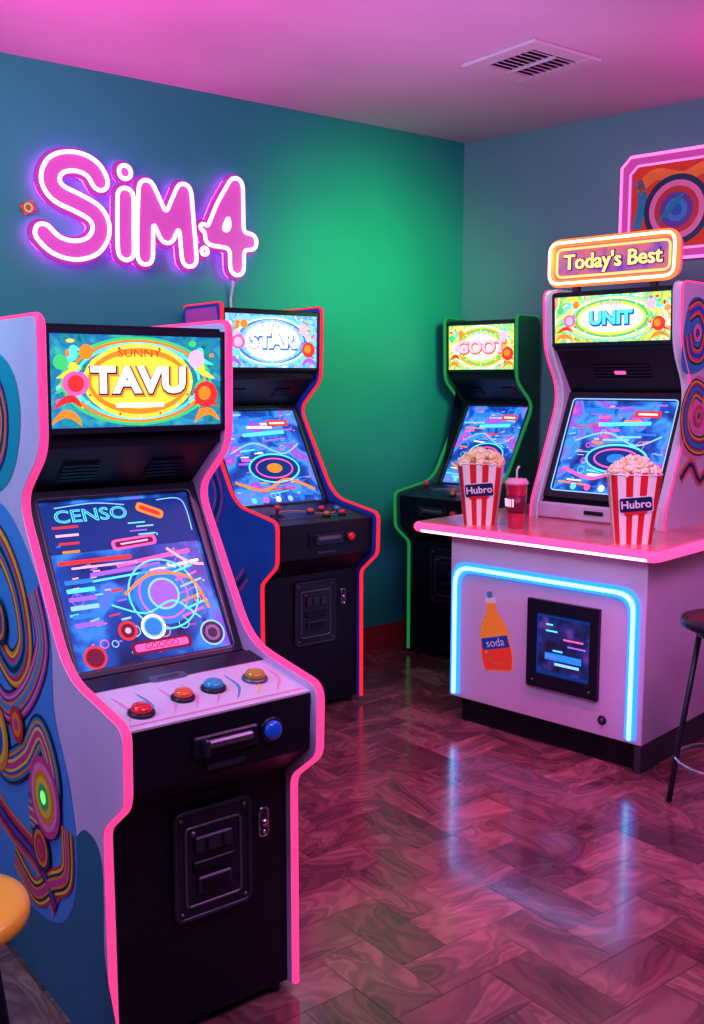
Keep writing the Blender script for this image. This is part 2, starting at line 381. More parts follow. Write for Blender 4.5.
def marquee(b, w, h, variant, txt):
    st = {1: [(.3,(12,80,120)),(.45,(20,150,160)),(.52,(25,110,190)),(.7,(60,200,170))],
          2: [(.3,(60,170,245)),(.45,(160,225,255)),(.55,(70,160,240)),(.7,(245,250,255))],
          3: [(.3,(70,200,110)),(.45,(250,245,130)),(.55,(110,225,130)),(.7,(255,255,230))],
          4: [(.3,(40,180,90)),(.42,(250,235,90)),(.52,(80,215,120)),(.6,(255,255,210)),(.7,(245,150,70))]}[variant]
    b.rect(0, 0, w, h, noise_mat('marquee_field_%d' % variant, st, 9, em=1.25, dist=1.6, rough=.2), 1)
    x = lambda t: t*w/2
    y = lambda t: t*h/2
    rnd = random.Random(variant+40)
    cs = (eC, eO, eR, eG, eY, eP) if variant != 2 else (eC, eLB, eB, eW, eV, eP)
    for i in range(36):
        px = rnd.choice((-1, 1))*rnd.uniform(.5, .93); py = rnd.uniform(-.85, .85)
        b.disc(x(px), y(py), h*rnd.uniform(.02, .055), rnd.choice(cs), 3, n=14, ry=h*rnd.uniform(.02, .05))
    ring = {1: eY, 2: eLB, 3: eG, 4: eG}[variant]; inn = {1: eO, 2: eW, 3: eY, 4: eY}[variant]
    for k, cc in enumerate({1: (eG, eO, eC), 2: (eC, eW, eB), 3: (eW, eY, eO), 4: (eC, eY, eW)}[variant]):
        b.ring(0, 0, w*(.44-.035*k), h*.035, cc, 4, ry=h*(.485-.03*k))
    b.disc(0, 0, w*.32, ring, 5, ry=h*.41); b.disc(0, 0, w*.295, inn, 6, ry=h*.36); b.disc(0, 0, w*.275, {1: eY, 2: eW, 3: eW, 4: eW}[variant], 7, ry=h*.3)
    for i in range(16):
        a = 2*math.pi*i/16; b.disc(w*.307*math.cos(a), h*.385*math.sin(a), h*.014, eR if i % 2 else eW, 8, n=10)
    for sgn in (-1, 1):
        for k, c in enumerate((eO, eR, eG, eY, eC) if variant != 2 else (eV, eC, eB, eLP, eO)):
            b.stroke([(x(sgn*(.98-.02*k)), y(-.9+.32*k)), (x(sgn*(.86-.03*k)), y(-.7+.3*k)), (x(sgn*.74), y(-.75+.36*k)), (x(sgn*.66), y(-.95+.4*k))], h*.085, c, 5, taper=True)
    b.disc(x(-.72), y(-.05), h*.15, eP if variant != 3 else eW, 9, ry=h*.13); b.disc(x(-.72), y(-.05), h*.09, eR if variant == 1 else eLP, 10)
    b.disc(x(.8), y(-.3), h*.15, eR, 9); b.disc(x(.78), y(-.27), h*.08, eO, 10)
    b.disc(x(.68), y(.5), h*.1, eLP, 9); b.disc(x(-.6), y(.62), h*.08, eO, 9); b.disc(x(-.88), y(.4), h*.08, eG, 9)
    b.text('SUNNY', 0, y(.60), h*.12, eR if variant == 1 else eB, 9, sx=1.3)
    b.text(txt, .003, -h*.02, h*.38, {1: eO, 2: eB, 3: eO, 4: eB}[variant], 9, off=.009, sx=1.15)
    b.text(txt, .001, -h*.008, h*.38, {1: pN, 2: eB, 3: eR, 4: pN}[variant], 10, off=.0065, sx=1.15)
    b.text(txt, 0, 0, h*.38, {1: eW, 2: eW, 3: eLP, 4: eC}[variant], 11, off=.004, sx=1.15)
    b.rect(0, y(-.52), w*.28, h*.05, eW, 9, h*.02)

def swirl(b, pts, w, cols, l=1):
    for i, c in enumerate(cols):
        b.stroke(pts, w*(1-i/len(cols)), c, l+i, n=10)
def bull(b, cx, cy, r, cols, l=3):
    for i, c in enumerate(cols): b.disc(cx, cy, r*(1-i/len(cols)), c, l+i)

# ------------------------------------------------------------------ upright arcade cabinet
def button(b, c, ax, r, mat, ring=None):
    b.lathe([(r*1.3, 0), (r*1.3, .006), (r*1.1, .009)], ring or BLACK2, c, 22, ax)
    b.lathe([(r, .006), (r, .016), (r*.85, .021), (r*.5, .024), (.001, .025)], mat, c, 22, ax)

def upright(loc, rot, S, w, back, side, trim, variant, txt, sidefn=None, deckmat=None):
    e = root('arcade_machine', loc, rot)
    t = .024; h = w/2
    k = lambda L: [(y*S, z*S) for y, z in L]
    front = [(0,.03),(0,.60),(-.115,.69),(-.12,.862),(.20,.905),(.465,1.30),(.30,1.43),(.29,1.75)]
    prof = k(front)+[(back-.03, 1.75*S), (back, 1.70*S), (back, .03)]
    prof[0] = (0, .03)
    rad = [0, .03, .03, .035, .10, .07, .05, .03, .02, .02, 0]
    P = fillet(prof, rad, 6)
    nfront = 1+7*7
    b = MB()
    for sx in (-1, 1):
        x0, x1 = sorted((sx*h, sx*(h-t)))
        b.prism_x(P, x0, x1, side)
    b.build('side_panels', e, recalc=True)
    b = MB()
    for sx in (-1, 1):
        xc = sx*(h-t/2)
        path = [(xc, y, z) for y, z in P[:nfront]]+[(xc, back*.98, 1.75*S)]
        b.tube(path, .0105, trim, 8)
    b.build('edge_trim', e)
    inner = k([(.02,.03),(.02,.61),(-.088,.70),(-.095,.842),(.195,.882),(.245,.885),(.50,1.31),(.345,1.43),(.325,1.435),(.318,1.735)])+[(back-.02, 1.735*S), (back-.012, 1.7*S), (back-.012, .03)]
    b = MB(); b.prism_x(inner, -h+t, h-t, BLACK); b.build('body', e, recalc=True)
    b = MB()
    for sx in (-1, 1):
        for yy in (.05, back-.06): b.cyl((sx*(h-.05), yy, 0), (sx*(h-.05), yy, .035), .018, BLACK2)
    b.build('feet', e)
    iw = w-2*t
    # marquee
    z0, z1 = 1.478*S, 1.718*S; yb, yt = .3155*S, .3095*S
    b = MB(); b.plane((0, (yb+yt)/2-.006, (z0+z1)/2), (1,0,0), (0, yt-yb, z1-z0))
    mh = z1-z0
    b.rect(0, 0, iw-.004, mh+.02, BLACK2, -6)
    marquee(b, iw-.014, mh-.012, variant, txt)
    fr = BLACK2
    for sx in (-1, 1): b.box((sx*(iw/2-.004), 0, .004), (.008, mh+.018, .014), fr)
    for sy in (-1, 1): b.box((0, sy*(mh/2), .004), (iw, .014, .014), fr)
    b.build('marquee', e)
    b = MB(); p0 = Vector((0, .50*S, 1.31*S)); p1 = Vector((0, .345*S, 1.43*S)); c = (p0+p1)/2
    V = (p1-p0); b.plane(c-Vector((0, V.z, -V.y)).normalized()*.002, (1,0,0), V)
    for sx in (-.25, .25):
        for i in range(5): b.box((sx*iw, (i-2)*.016, .004), (.1, .006, .004), BLACK2)
    b.build('speaker_grille', e)
    # screen
    p0 = Vector((0, .230*S, .862*S)); p1 = Vector((0, .50*S, 1.31*S)); V = p1-p0; L = V.length; c = (p0+p1)/2
    N = Vector((1,0,0)).cross(V).normalized()
    b = MB(); b.plane(c+N*.005, (1,0,0), V)
    sw, sh = iw-.052, L-.062
    game_screen(b, sw, sh, variant)
    b.build('screen', e)
    b = MB(); b.plane(c+N*.004, (1,0,0), V)
    for sx in (-1, 1): b.box((sx*(sw/2+.013), 0, .006), (.026, sh+.052, .016), BLACK2)
    for sy in (-1, 1): b.box((0, sy*(sh/2+.013), .006), (sw, .026, .0158), BLACK2)
    b.tube([(p[0], p[1], .013) for p in rrect(0, 0, sw+.012, sh+.012, .02)], .002, GREY, 6, True)
    b.build('screen_bezel', e)
    # control deck
    p0 = Vector((0, -.095*S, .842*S)); p1 = Vector((0, .195*S, .882*S)); V = p1-p0; L = V.length; c = (p0+p1)/2
    N = Vector((1,0,0)).cross(V).normalized()
    b = MB(); b.plane(c+N*.002, (1,0,0), V)
    b.box((0, 0, 0), (iw, L-.004, .006), deckmat or BLACK2)
    b.plane(c+N*.0055, (1,0,0), V)
    if deckmat:
        for i in range(8):
            b.stroke([(-iw*.45+i*.055, -L*.36), (-iw*.40+i*.058, -L*.15), (-iw*.42+i*.06, L*.1)], .007, (pP, pS, pP, pP, pP, pS, pY, pP)[i], 1, taper=True)
        b.rect(0, -L*.42, iw*.96, .006, pP, 1)
        b.rect(0, L*.36, iw, L*.24, BLACK2, 2)
        b.rect(-.03, L*.27, .1, .035, GREY, 3, .016); b.rect(-.03, L*.27, .06, .015, DGREY, 4, .007)
    else:
        b.rect(0, L*.05, iw*.9, L*.6, pN, 1, .01)
        b.stroke([(-iw*.4, 0), (-iw*.1, L*.2), (iw*.2, -.1*L), (iw*.42, L*.15)], .015, pO, 2, taper=True)
        b.stroke([(-iw*.4, -.1*L), (-iw*.1, L*.1), (iw*.2, -.2*L), (iw*.42, 0)], .012, pS, 2, taper=True)
    b.build('control_deck', e)
    b = MB()
    bt = [('red', (225,30,40)), ('orange', (240,90,40)), ('cyan', (30,150,190)), ('gold', (190,130,30))]
    bl = [M('button_'+n, cc, .2, .0, coat=.5) for n, cc in bt]
    q0 = c+N*.005
    Vn = V.normalized()
    if variant == 1:
        for xx, vv, r, m_ in ((-.175, -.075, .024, bl[0]), (-.055, -.045, .022, bl[1]), (.035, -.03, .024, bl[2]), (.155, -.025, .025, bl[3])):
            button(b, q0+Vector((xx, 0, 0))+Vn*vv, N, r, m_, GREY if m_ is bl[3] else None)
    else:
        for xx, vv, m_ in ((.02, .0, bl[1]), (.09, .02, bl[0]), (.16, 0, bl[2]), (.06, -.07, bl[3]), (.14, -.07, bl[0])):
            button(b, q0+Vector((xx*S, 0, 0))+Vn*vv, N, .016, m_)
        q = q0+Vector((-.15*S, 0, 0))
        b.lathe([(.035, 0), (.032, .006), (.008, .01), (.007, .03)], BLACK2, q, 20, N)
        b.lathe([(.004, .025), (.013, .03), (.016, .04), (.013, .05), (.003, .055)], bl[0], q, 20, N)
    b.build('controls', e)
    b = MB(); yn = -.0915*S; zn = .775*S
    b.box((.0, yn-.006, zn), (.17*S, .012, .05*S), BLACK2, bev=.004)
    b.box((-.0, yn-.018, zn+.006), (.13*S, .018, .02*S), GREY, bev=.005)
    b.box((-.06*S, yn-.022, zn), (.012, .024, .045*S), DGREY, bev=.004)
    button(b, (.125*S, yn, zn), Vector((0,-1,0)), .024 if variant == 1 else .02, M('button_blue', (25,90,215), .25, coat=.5) if variant == 1 else bl[0], BLACK2)
    b.box((-.0, yn-.003, zn-.055*S), (.1*S, .006, .012), DGREY)
    b.build('coin_slot', e)
    # coin door
    b = MB(); cz = .44*S; cx = .02; cw = .205*S; ch = .27*S; y0 = .02*S
    b.box((cx, y0-.006, cz), (cw, .012, ch), BLACK2, R=None)
    pts = rrect(cx, cz, cw, ch, .02)
    b.tube([(p[0], y0-.012, p[1]) for p in pts], .006, DGREY, 8, True)
    pts = rrect(cx, cz-.005, cw*.74, ch*.74, .014)
    b.tube([(p[0], y0-.013, p[1]) for p in pts], .004, GREY, 8, True)
    b.box((cx, y0-.016, cz+ch*.18), (cw*.5, .012, ch*.16), DGREY, bev=.004)
    b.box((cx-.022, y0-.024, cz+ch*.18), (.006, .008, ch*.11), BLACK); b.box((cx+.022, y0-.024, cz+ch*.18), (.006, .008, ch*.11), BLACK)
    b.box((cx, y0-.016, cz-ch*.02), (cw*.55, .010, ch*.1), BLACK, bev=.003)
    b.box((cx, y0-.017, cz-ch*.2), (cw*.45, .012, ch*.16), DGREY, bev=.004)
    b.box((cx, y0-.023, cz-ch*.2), (cw*.34, .01, ch*.09), BLACK)
    b.cyl((cx-cw*.28, y0-.012, cz+ch*.3), (cx-cw*.28, y0-.022, cz+ch*.3), .007, GREY)
    for sx in (-1, 1):
        for sz in (-1, 1): b.cyl((cx+sx*cw*.43, y0-.01, cz+sz*ch*.44), (cx+sx*cw*.43, y0-.017, cz+sz*ch*.44), .005, GREY)
    lx = .17*S
    pts = rrect(lx, cz+.05*S, .026, .075, .012)
    b.tube([(p[0], y0-.004, p[1]) for p in pts], .003, CHROME, 8, True)
    b.box((lx, y0-.003, cz+.05*S), (.026, .006, .075), DGREY)
    b.cyl((lx, y0-.004, cz+.05*S), (lx, y0-.014, cz+.05*S), .009, CHROME); b.cyl((lx, y0-.004, cz+.025*S), (lx, y0-.01, cz+.025*S), .005, CHROME)
    b.build('coin_door', e)
    if sidefn:
        b = MB(); b.plane((-h-.0008, 0, 0), (0,-1,0), (0,0,1)); sidefn(b); b.build('side_art_left', e)
    return e

def art1(b):
    b.poly(catmull([(-.89,.04),(-.02,.04),(-.015,.3),(-.012,.52),(-.10,.56),(-.2,.50),(-.27,.60),(-.36,.72),(-.5,.78),(-.7,.72),(-.89,.8)], 8, True), M('ink_deepteal', (24,98,132), .4), 0)
    b.poly(catmull([(-.88,.24),(-.5,.2),(-.26,.26),(-.16,.42),(-.18,.62),(-.27,.8),(-.28,1.0),(-.40,1.17),(-.60,1.28),(-.88,1.24)], 8, True), M('ink_paleblue', (70,135,215), .4), 1)
    swirl(b, [(-.85,1.12),(-.66,1.18),(-.5,1.08),(-.45,.93),(-.55,.84),(-.68,.9),(-.66,1.0)], .11, [pN, pO, pY, pR, pM, pT, pN], 3)
    swirl(b, [(-.8,.78),(-.62,.72),(-.45,.8),(-.33,.95),(-.38,1.08)], .095, [pN, pM, pP, pV, pO, pS], 3)
    swirl(b, [(-.85,.6),(-.65,.55),(-.48,.62),(-.36,.72),(-.28,.62),(-.34,.5),(-.46,.48)], .10, [pN, pT, pO, pB, pY, pM], 9)
    swirl(b, [(-.85,.42),(-.62,.38),(-.42,.36),(-.3,.28)], .09, [pO, pM, pR, pN, pV], 5)
    swirl(b, [(-.6,.3),(-.45,.26),(-.33,.33),(-.22,.4),(-.21,.52)], .075, [pR, pY, pN, pO, pM], 6)
    bull(b, -.34, .56, .105, [pM, pP, pO, pY, pG, E('neon_green', (110,255,110), 1.4)], 15)
    bull(b, -.38, .41, .06, [pN, pO, pR, pM, pR], 15)
    bull(b, -.7, .62, .10, [pO, pY, pB, pN, pT], 16)
    bull(b, -.64, .96, .07, [pN, pO, pV, pS, pP], 16)
    bull(b, -.52, .70, .05, [pR, pO, pM], 18)
    b.poly(catmull([(-.86,1.32),(-.66,1.3),(-.5,1.36),(-.42,1.5),(-.46,1.62),(-.62,1.68),(-.86,1.66)], 8, True), pT, 1)
    swirl(b, [(-.85,1.6),(-.65,1.62),(-.54,1.52),(-.6,1.4),(-.8,1.38)], .07, [pN, pM, pO, pN], 3)

TR_P = M('trim_pink', (255,60,135), .35, 0, 1.3)
TR_R = M('trim_red', (250,40,60), .35, 0, 1.0)
TR_G = M('trim_green', (40,170,85), .35, 0, .45)
deck1 = noise_mat('deck_pale', [(.3,(222,190,218)),(.7,(214,178,210))], 9, rough=.3)
rotL = math.atan2(U.y, U.x); rotR = math.atan2(R.y, R.x)
upright((-.350, 2.297, 0), rotL, 1.0, .53, .90, LILAC, TR_P, 1, 'TAVU', art1, deck1)
BLUE = noise_mat('blue_laminate', [(.3,(30,56,160)),(.7,(42,70,185))], 4, rough=.4)
def art2(b):
    b.poly([(-.66,1.5),(-.36,1.5),(-.345,1.9),(-.36,1.945),(-.66,1.945)], M('ink_plum', (200,80,175), .4), 0)
    swirl(b, [(-.62,1.3),(-.45,1.2),(-.36,1.05),(-.45,.9),(-.6,.85)], .1, [pV, pM, pB, pN], 2)
    bull(b, -.4, 1.28, .07, [pT, pN, pB], 8)
    swirl(b, [(-.6,.7),(-.4,.75),(-.25,.62),(-.12,.7)], .07, [pM, pV, pN], 2)
upright((-.184, 4.690, 0), rotL, 1.12, .60, .70, BLUE, TR_R, 2, 'STAR', art2)
GREEN = noise_mat('dark_green_laminate', [(.3,(20,74,56)),(.7,(26,86,64))], 4, rough=.4)
upright((.520, 5.601, 0), rotR, 1.12, .52, .56, GREEN, TR_G, 3, 'GOOT')

# ------------------------------------------------------------------ snack counter
Cc0 = Vector((1.178, 3.914)); c_ = Vector((.722, -.692)); rotC = math.atan2(c_.y, c_.x)
e = root('snack_counter', (Cc0.x, Cc0.y, 0), rotC)
WN = .99; DP = 1.15; ZT = .94
PANEL = noise_mat('counter_laminate', [(.3,(216,182,222)),(.7,(224,190,228))], 3, rough=.4)
b = MB()
b.box((-WN/2, DP/2, (.12+ZT-.05)/2), (WN, DP, ZT-.05-.12), PANEL); b.build('body', e, bevel=.004)
b = MB(); b.box((-WN/2+.0, DP/2+.0, .06), (WN-.09, DP-.08, .12), BLACK); b.build('kick_base', e)
b = MB()
b.box((0+.0-.02, DP/2, .065), (.03, DP-.02, .13), M('counter_side_base', (60,44,66), .5)); b.build('side_skirt', e)
TOPM = noise_mat('countertop_laminate', [(.3,(206,106,118)),(.5,(224,128,132)),(.7,(232,144,140))], 5, rough=.22, coat=.3)
prof = fillet([(-1.16,-.05),(.05,-.05),(.05,1.2),(-1.16,1.2)], [.05,.03,.02,.02])
b = MB(); b.prism_z(prof, ZT-.05, ZT, TOPM); b.build('countertop', e, bevel=.004, recalc=True)
b = MB()
NP = E('neon_pink_edge', (255,60,125), 2.6)
NPW = E('neon_pink_hot', (255,180,200), 5.0)
b.tube(fillet([( -1.167,.95,ZT-.025),(-1.167,-.057,ZT-.025),(.057,-.057,ZT-.025),(.057,1.15,ZT-.025)], [0,.05,.03,0]), .022, NP, 10)
b.tube([(-1.11, -.074, ZT-.036), (.03, -.074, ZT-.036)], .007, NPW, 8)
b.build('neon_edge', e)
b = MB()
NB = E('neon_blue', (120,205,255), 4.0)
hi, lo, xl, xr = .745, .14, -.955, -.05
def npath(d, y): return [(xl-d, y, lo)]+[(p[0], y, p[1]) for p in fillet([(xl-d, lo), (xl-d, hi+d), (xr+d, hi+d), (xr+d, lo)], [0,.08,.08,0])[1:-1]]+[(xr+d, y, lo)]
b.tube(npath(0, -.016), .008, NB, 10)
NHALO = M('neon_blue_halo', (35,120,255), .4, 0, 2.6)  # glowing strips beside the tube imitate its blue halo on the panel
for d in (-.016, .016): b.tube(npath(d, -.004), .009, NHALO, 8)
b.build('neon_tube', e)
# monitor
b = MB(); mx, mz, mw, mh = -.375, .465, .35, .39
b.plane((mx, -.0, mz), (1,0,0), (0,0,1))
for sx in (-1, 1): b.box((sx*(mw/2-.02), 0, .008), (.04, mh, .024), BLACK2)
for sy in (-1, 1): b.box((0, sy*(mh/2-.03), .008), (mw, .06, .0236), BLACK2)
b.rect(0, 0, mw-.07, mh-.11, eDB, 2)
b.plane((mx, -.002, mz), (1,0,0), (0,0,1))
w_, h_ = mw-.1, mh-.15
b.rect(0, 0, w_, h_, noise_mat('mini_screen', [(.35,(6,10,36)),(.55,(24,40,120)),(.7,(110,60,170))], 14, em=.8, rough=.15), 4)
for i in range(7): b.rect(random.uniform(-.07,.07), .09-.028*i, random.uniform(.03,.12), .007, random.choice([eB,eV,eC,eP]), 6)
b.rect(0, -.05, .18, .03, eB, 6); b.rect(.02, -.08, .12, .012, eLB, 7)
for sx in (-1, 1): b.cyl((sx*.14, -mh/2+.03, .02), (sx*.14, -mh/2+.03, .026), .006, GREY)
b.build('mini_screen', e)
# bottle decal
b = MB(); b.plane((-.735, -.001, .45), (math.cos(.16), 0, math.sin(.16)), (-math.sin(.16), 0, math.cos(.16)))
bo = [(-.075,-.16),(.075,-.16),(.088,-.1),(.08,.02),(.07,.055),(.028,.11),(.026,.175),(-.026,.175),(-.028,.11),(-.07,.055),(-.08,.02),(-.088,-.1)]
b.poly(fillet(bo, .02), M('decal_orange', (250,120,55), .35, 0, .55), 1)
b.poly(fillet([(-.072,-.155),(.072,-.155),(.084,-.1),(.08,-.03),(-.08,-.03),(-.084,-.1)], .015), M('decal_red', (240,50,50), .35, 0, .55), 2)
b.rect(0, .165, .06, .03, WHITE, 3, .006); b.rect(0, .19, .03, .03, pS, 3, .01)
b.rect(0, -.03, .15, .055, pB, 4, .01, .12); b.text('soda', 0, -.03, .055, WHITE, 5, rot=.12)
b.stroke([(-.04,.08),(-.055,.03),(-.055,-.08)], .012, pY, 3); b.stroke([(-.05,-.1),(0,-.13),(.05,-.11)], .01, pO, 4)
b.build('bottle_decal', e)
b = MB(); b.lathe([(.02,0),(.02,.006),(.012,.01),(.001,.01)], BLACK2, (-.18,0,.19), 20, Vector((0,-1,0))); b.lathe([(.01,.008),(.008,.014),(.001,.014)], GREY, (-.18,0,.19), 20, Vector((0,-1,0)))
b.build('lock', e)
def on_counter(s, ee, z=ZT):
    p = Cc0-c_*s+Vector((.692, .722))*ee
    return (p.x, p.y, z)

# ------------------------------------------------------------------ counter-top arcade
WH = noise_mat('pale_cabinet', [(.3,(214,192,222)),(.7,(224,202,230))], 4, rough=.38)
e = root('countertop_arcade_machine', on_counter(.525, .5), rotC)
w = .71; h = w/2; t = .045
front = [(-.02,0),(-.02,.07),(.21,.60),(.07,.80),(.05,1.09)]
prof = front+[(.62,1.09),(.64,1.05),(.64,0)]
P = fillet(prof, [0,.04,.12,.08,.05,.03,.02,0], 6)
b = MB()
for sx in (-1, 1):
    x0, x1 = sorted((sx*h, sx*(h-t))); b.prism_x(P, x0, x1, WH)
b.build('side_panels', e, recalc=True)
TL = M('trim_lilac', (225,190,240), .35, 0, .4)
b = MB()
for sx in (-1, 1):
    for dx in (0, t):
        b.tube([(sx*(h-dx+(-.003 if dx == 0 else .003)), y-.002, z) for y, z in P[:1+7*4]]+[(sx*(h-dx), .6, 1.09)], .005, TL if dx else TR_P, 6)
b.build('edge_trim', e)
b = MB(); b.prism_x([(-.0,0),(-.0,.07),(.03,.09),(.255,.60),(.11,.80),(.085,.81),(.072,1.075),(.625,1.075),(.625,0)], -h+t, h-t, BLACK); b.build('body', e, recalc=True)
iw = w-2*t
b = MB(); b.box((0, -.012, .04), (iw, .03, .075), WH, bev=.008); b.box((0.0, -.03, .045), (.1, .012, .018), BLACK2, bev=.003)
b.build('lower_panel', e)
p0 = Vector((0,.03,.09)); p1 = Vector((0,.255,.60)); V = p1-p0; L = V.length; N = Vector((1,0,0)).cross(V).normalized(); c = (p0+p1)/2
b = MB(); b.plane(c+N*.004, (1,0,0), V)
b.rect(0, 0, iw-.03, L-.03, eDB, 0); game_screen(b, iw-.08, L-.09, 4); b.build('screen', e)
b = MB(); b.plane(c+N*.003, (1,0,0), V)
sw, sh = iw-.08, L-.09
for sx in (-1, 1): b.box((sx*(sw/2+.019), 0, .006), (.038, sh+.08, .016), BLACK2)
for sy in (-1, 1): b.box((0, sy*(sh/2+.02), .006), (sw, .04, .0158), BLACK2)
b.tube([(p[0], p[1], .014) for p in rrect(0, 0, sw+.01, sh+.01, .02)], .003, eLB, 6, True)
b.build('screen_bezel', e)
b = MB(); b.plane((0, .07, .945), (1,0,0), (0,-.013,.265))
marquee(b, iw-.02, .215, 4, 'UNIT')
for sx in (-1, 1): b.box((sx*(iw/2-.006), 0, .002), (.012, .25, .012), BLACK2)
for sy in (-1, 1): b.box((0, sy*.116, .002), (iw, .018, .0118), BLACK2)
b.build('marquee', e)
b = MB(); b.plane((0, .18, .70), (1,0,0), (0,-.145,.2))
for i in range(5): b.box((0, (i-2)*.018, .003), (.3, .006, .004), BLACK2)
b.rect(0,0,.06,.02,eP,12,.008)
b.build('speaker_grille', e)
b = MB(); b.plane((h+.0008, 0, 0), (0,1,0), (0,0,1))
b.poly(catmull([(.08,.7),(.3,.72),(.36,.85),(.3,1.0),(.15,1.02),(.08,.9)], 8, True), pS, 0)
swirl(b, [(.12,.95),(.22,.98),(.3,.9),(.26,.78),(.16,.78),(.12,.86)], .08, [pN, pO, pM, pB], 1)
b.poly(catmull([(.1,.35),(.3,.3),(.42,.42),(.36,.62),(.22,.68),(.1,.55)], 8, True), pP, 0)
swirl(b, [(.3,.6),(.2,.62),(.12,.52),(.16,.4),(.3,.36),(.42,.42)], .09, [pN, pY, pR, pV, pS], 1)
swirl(b, [(.1,.22),(.2,.28),(.3,.2),(.4,.28)], .06, [pO, pM, pN], 1)
bull(b, .25, .5, .05, [pM, pO, pB], 8); bull(b, .2, .87, .04, [pP, pV], 8)
b.build('side_art_right', e)
# neon topper sign
b = MB(); b.plane((-.03, .12, 1.215), (1,0,0), (0,.0,1))
sw, sh = .64, .19
prof = rrect(0, 0, sw, sh, .05)
L = len(prof)
b.add([(p[0], p[1], -.05) for p in prof]+[(p[0], p[1], 0) for p in prof], [list(range(L))[::-1], list(range(L, 2*L))]+[[i,(i+1)%L,L+(i+1)%L,L+i] for i in range(L)], E('sign_back', (215,80,110), 1.2))
b.rect(0, 0, sw-.06, sh-.06, noise_mat('sign_field', [(.35,(120,70,190)),(.6,(225,110,130))], 9, em=1.0), 2, .03)
b.tube([(p[0], p[1], .012) for p in rrect(0, 0, sw, sh, .05, 8)], .018, E('neon_orange', (255,95,50), 2.6), 10, True)
b.tube([(p[0], p[1], .030) for p in rrect(0, 0, sw, sh, .05, 8)], .006, E('neon_orange_core', (255,225,170), 6), 8, True)
b.tube([(p[0], p[1], .012) for p in rrect(0, 0, sw-.06, sh-.06, .03, 8)], .006, E('neon_peach', (255,170,90), 2.2), 8, True)
b.text("Today's Best", 0, 0, .098, E('sign_letters_dark', (80,20,120), .7), 6, off=.006, ext=.004)
b.text("Today's Best", 0, 0, .098, E('sign_letters', (255,200,100), 2.6), 16, ext=.004, off=.001)
b.T = Matrix.Identity(4)
for sx in (-1, 1): b.box((-.03+sx*.2, .145, 1.105), (.03, .03, .05), DGREY)
b.build('neon_topper', e)

# ------------------------------------------------------------------ popcorn and drink
STR = M('bucket_red', (225,30,40), .45); STW = M('bucket_white', (250,244,240), .45)
POP1 = M('popcorn_cream', (255,252,220), .7); POP2 = M('popcorn_butter', (255,228,130), .65)
for pm in (POP1, POP2): pm.node_tree.nodes['Principled BSDF'].inputs['Subsurface Weight'].default_value = .3; pm.node_tree.nodes['Principled BSDF'].inputs['Subsurface Radius'].default_value = (.02,.015,.008)
def sq(th, r):
    c, s_ = math.cos(th), math.sin(th); n = 5
    k = (abs(c)**n+abs(s_)**n)**(-1/n)
    return (r*k*c, r*k*s_)
def popcorn(loc, rot):
    e = root('popcorn_bucket', loc, rot)
    b = MB(); n = 72; rb, rt, hh = .074, .106, .285
    rows = [0, .33, .66, 1]
    vs = []
    for k, r in enumerate(rows):
        for i in range(n):
            th = 2*math.pi*(i+.5)/n+math.pi/4
            p = sq(th, rb+(rt-rb)*r); z = hh*r
            if k == 3: z += .010*abs(math.sin(math.pi*(i)/4.5))
            vs.append((*p, z))
    fr = []; fw = []
    for k in range(3):
        for i in range(n):
            f = [k*n+i, k*n+(i+1) % n, (k+1)*n+(i+1) % n, (k+1)*n+i]
            th = 2*math.pi*(i+1)/n+math.pi/4; x, y = sq(th, 1)
            q = x if abs(y) > abs(x) else y
            (fr if int((q+1)*3.5) % 2 == 0 else fw).append(f)
    b.add(vs, fr, STR); b.add(vs, fw, STW)
    b.add([v for v in vs[:n]], [list(range(n))[::-1]], STW)
    b.tube([(*sq(2*math.pi*i/n, rt), hh-.0) for i in range(n)], .0025, STW, 6, True)
    b.build('bucket', e)
    b = MB(); yf = -(rb+(rt-rb)*.58)-.002
    b.plane((0, yf, hh*.58), (1,0,0), (0,-(rt-rb),hh))
    b.rect(0, 0, .135, .066, WHITE, 1, .012, .1); b.rect(0, 0, .128, .058, pN, 2, .01, .1); b.text('Hubro', 0, .0, .045, WHITE, 3, rot=.1, off=.001); b.rect(0,-.034,.09,.012,STR,3,.004,.1)
    b.build('label', e)
    b = MB(); rd = random.Random(int(loc[0]*1000))
    bm = bmesh.new(); bmesh.ops.create_icosphere(bm, subdivisions=1, radius=1)
    iv = [v.co.copy() for v in bm.verts]; iF = [[v.index for v in f.verts] for f in bm.faces]; bm.free()
    b.lathe([(.085,hh-.03),(.085,hh-.01),(.06,hh+.02),(.03,hh+.035),(.001,hh+.04)], POP2)
    for i in range(230):
        a = rd.uniform(0, 2*math.pi); q = math.sqrt(rd.random())
        p = sq(a, (rt-.004)*q)
        z = hh-.006+(.060*(1-q**1.8))+rd.uniform(-.006, .010)
        c = Vector((p[0], p[1], z))
        for j in range(4):
            o = Vector((rd.gauss(0,1), rd.gauss(0,1), rd.gauss(0,1))).normalized()*.008
            r = rd.uniform(.006, .0105)
            b.add([c+o+v*r for v in iv], iF, POP2 if (j == 3 or rd.random() < .12) else POP1, True)
    b.build('popcorn', e)
popcorn(on_counter(.90, .10), rotC+.55)
popcorn(on_counter(.13, .10), rotC+.62)
e = root('drink_cup', on_counter(.695, .09), rotC)
b = MB()
CUP = M('cup_red', (205,28,80), .15, coat=.6); CUPD = M('cup_label', (120,15,60), .3)
b.lathe([(.034,0),(.036,.005),(.049,.2),(.0505,.202)], CUP)
b.lathe([(.0405,.07),(.0475,.15)], CUPD)
b.build('cup', e)
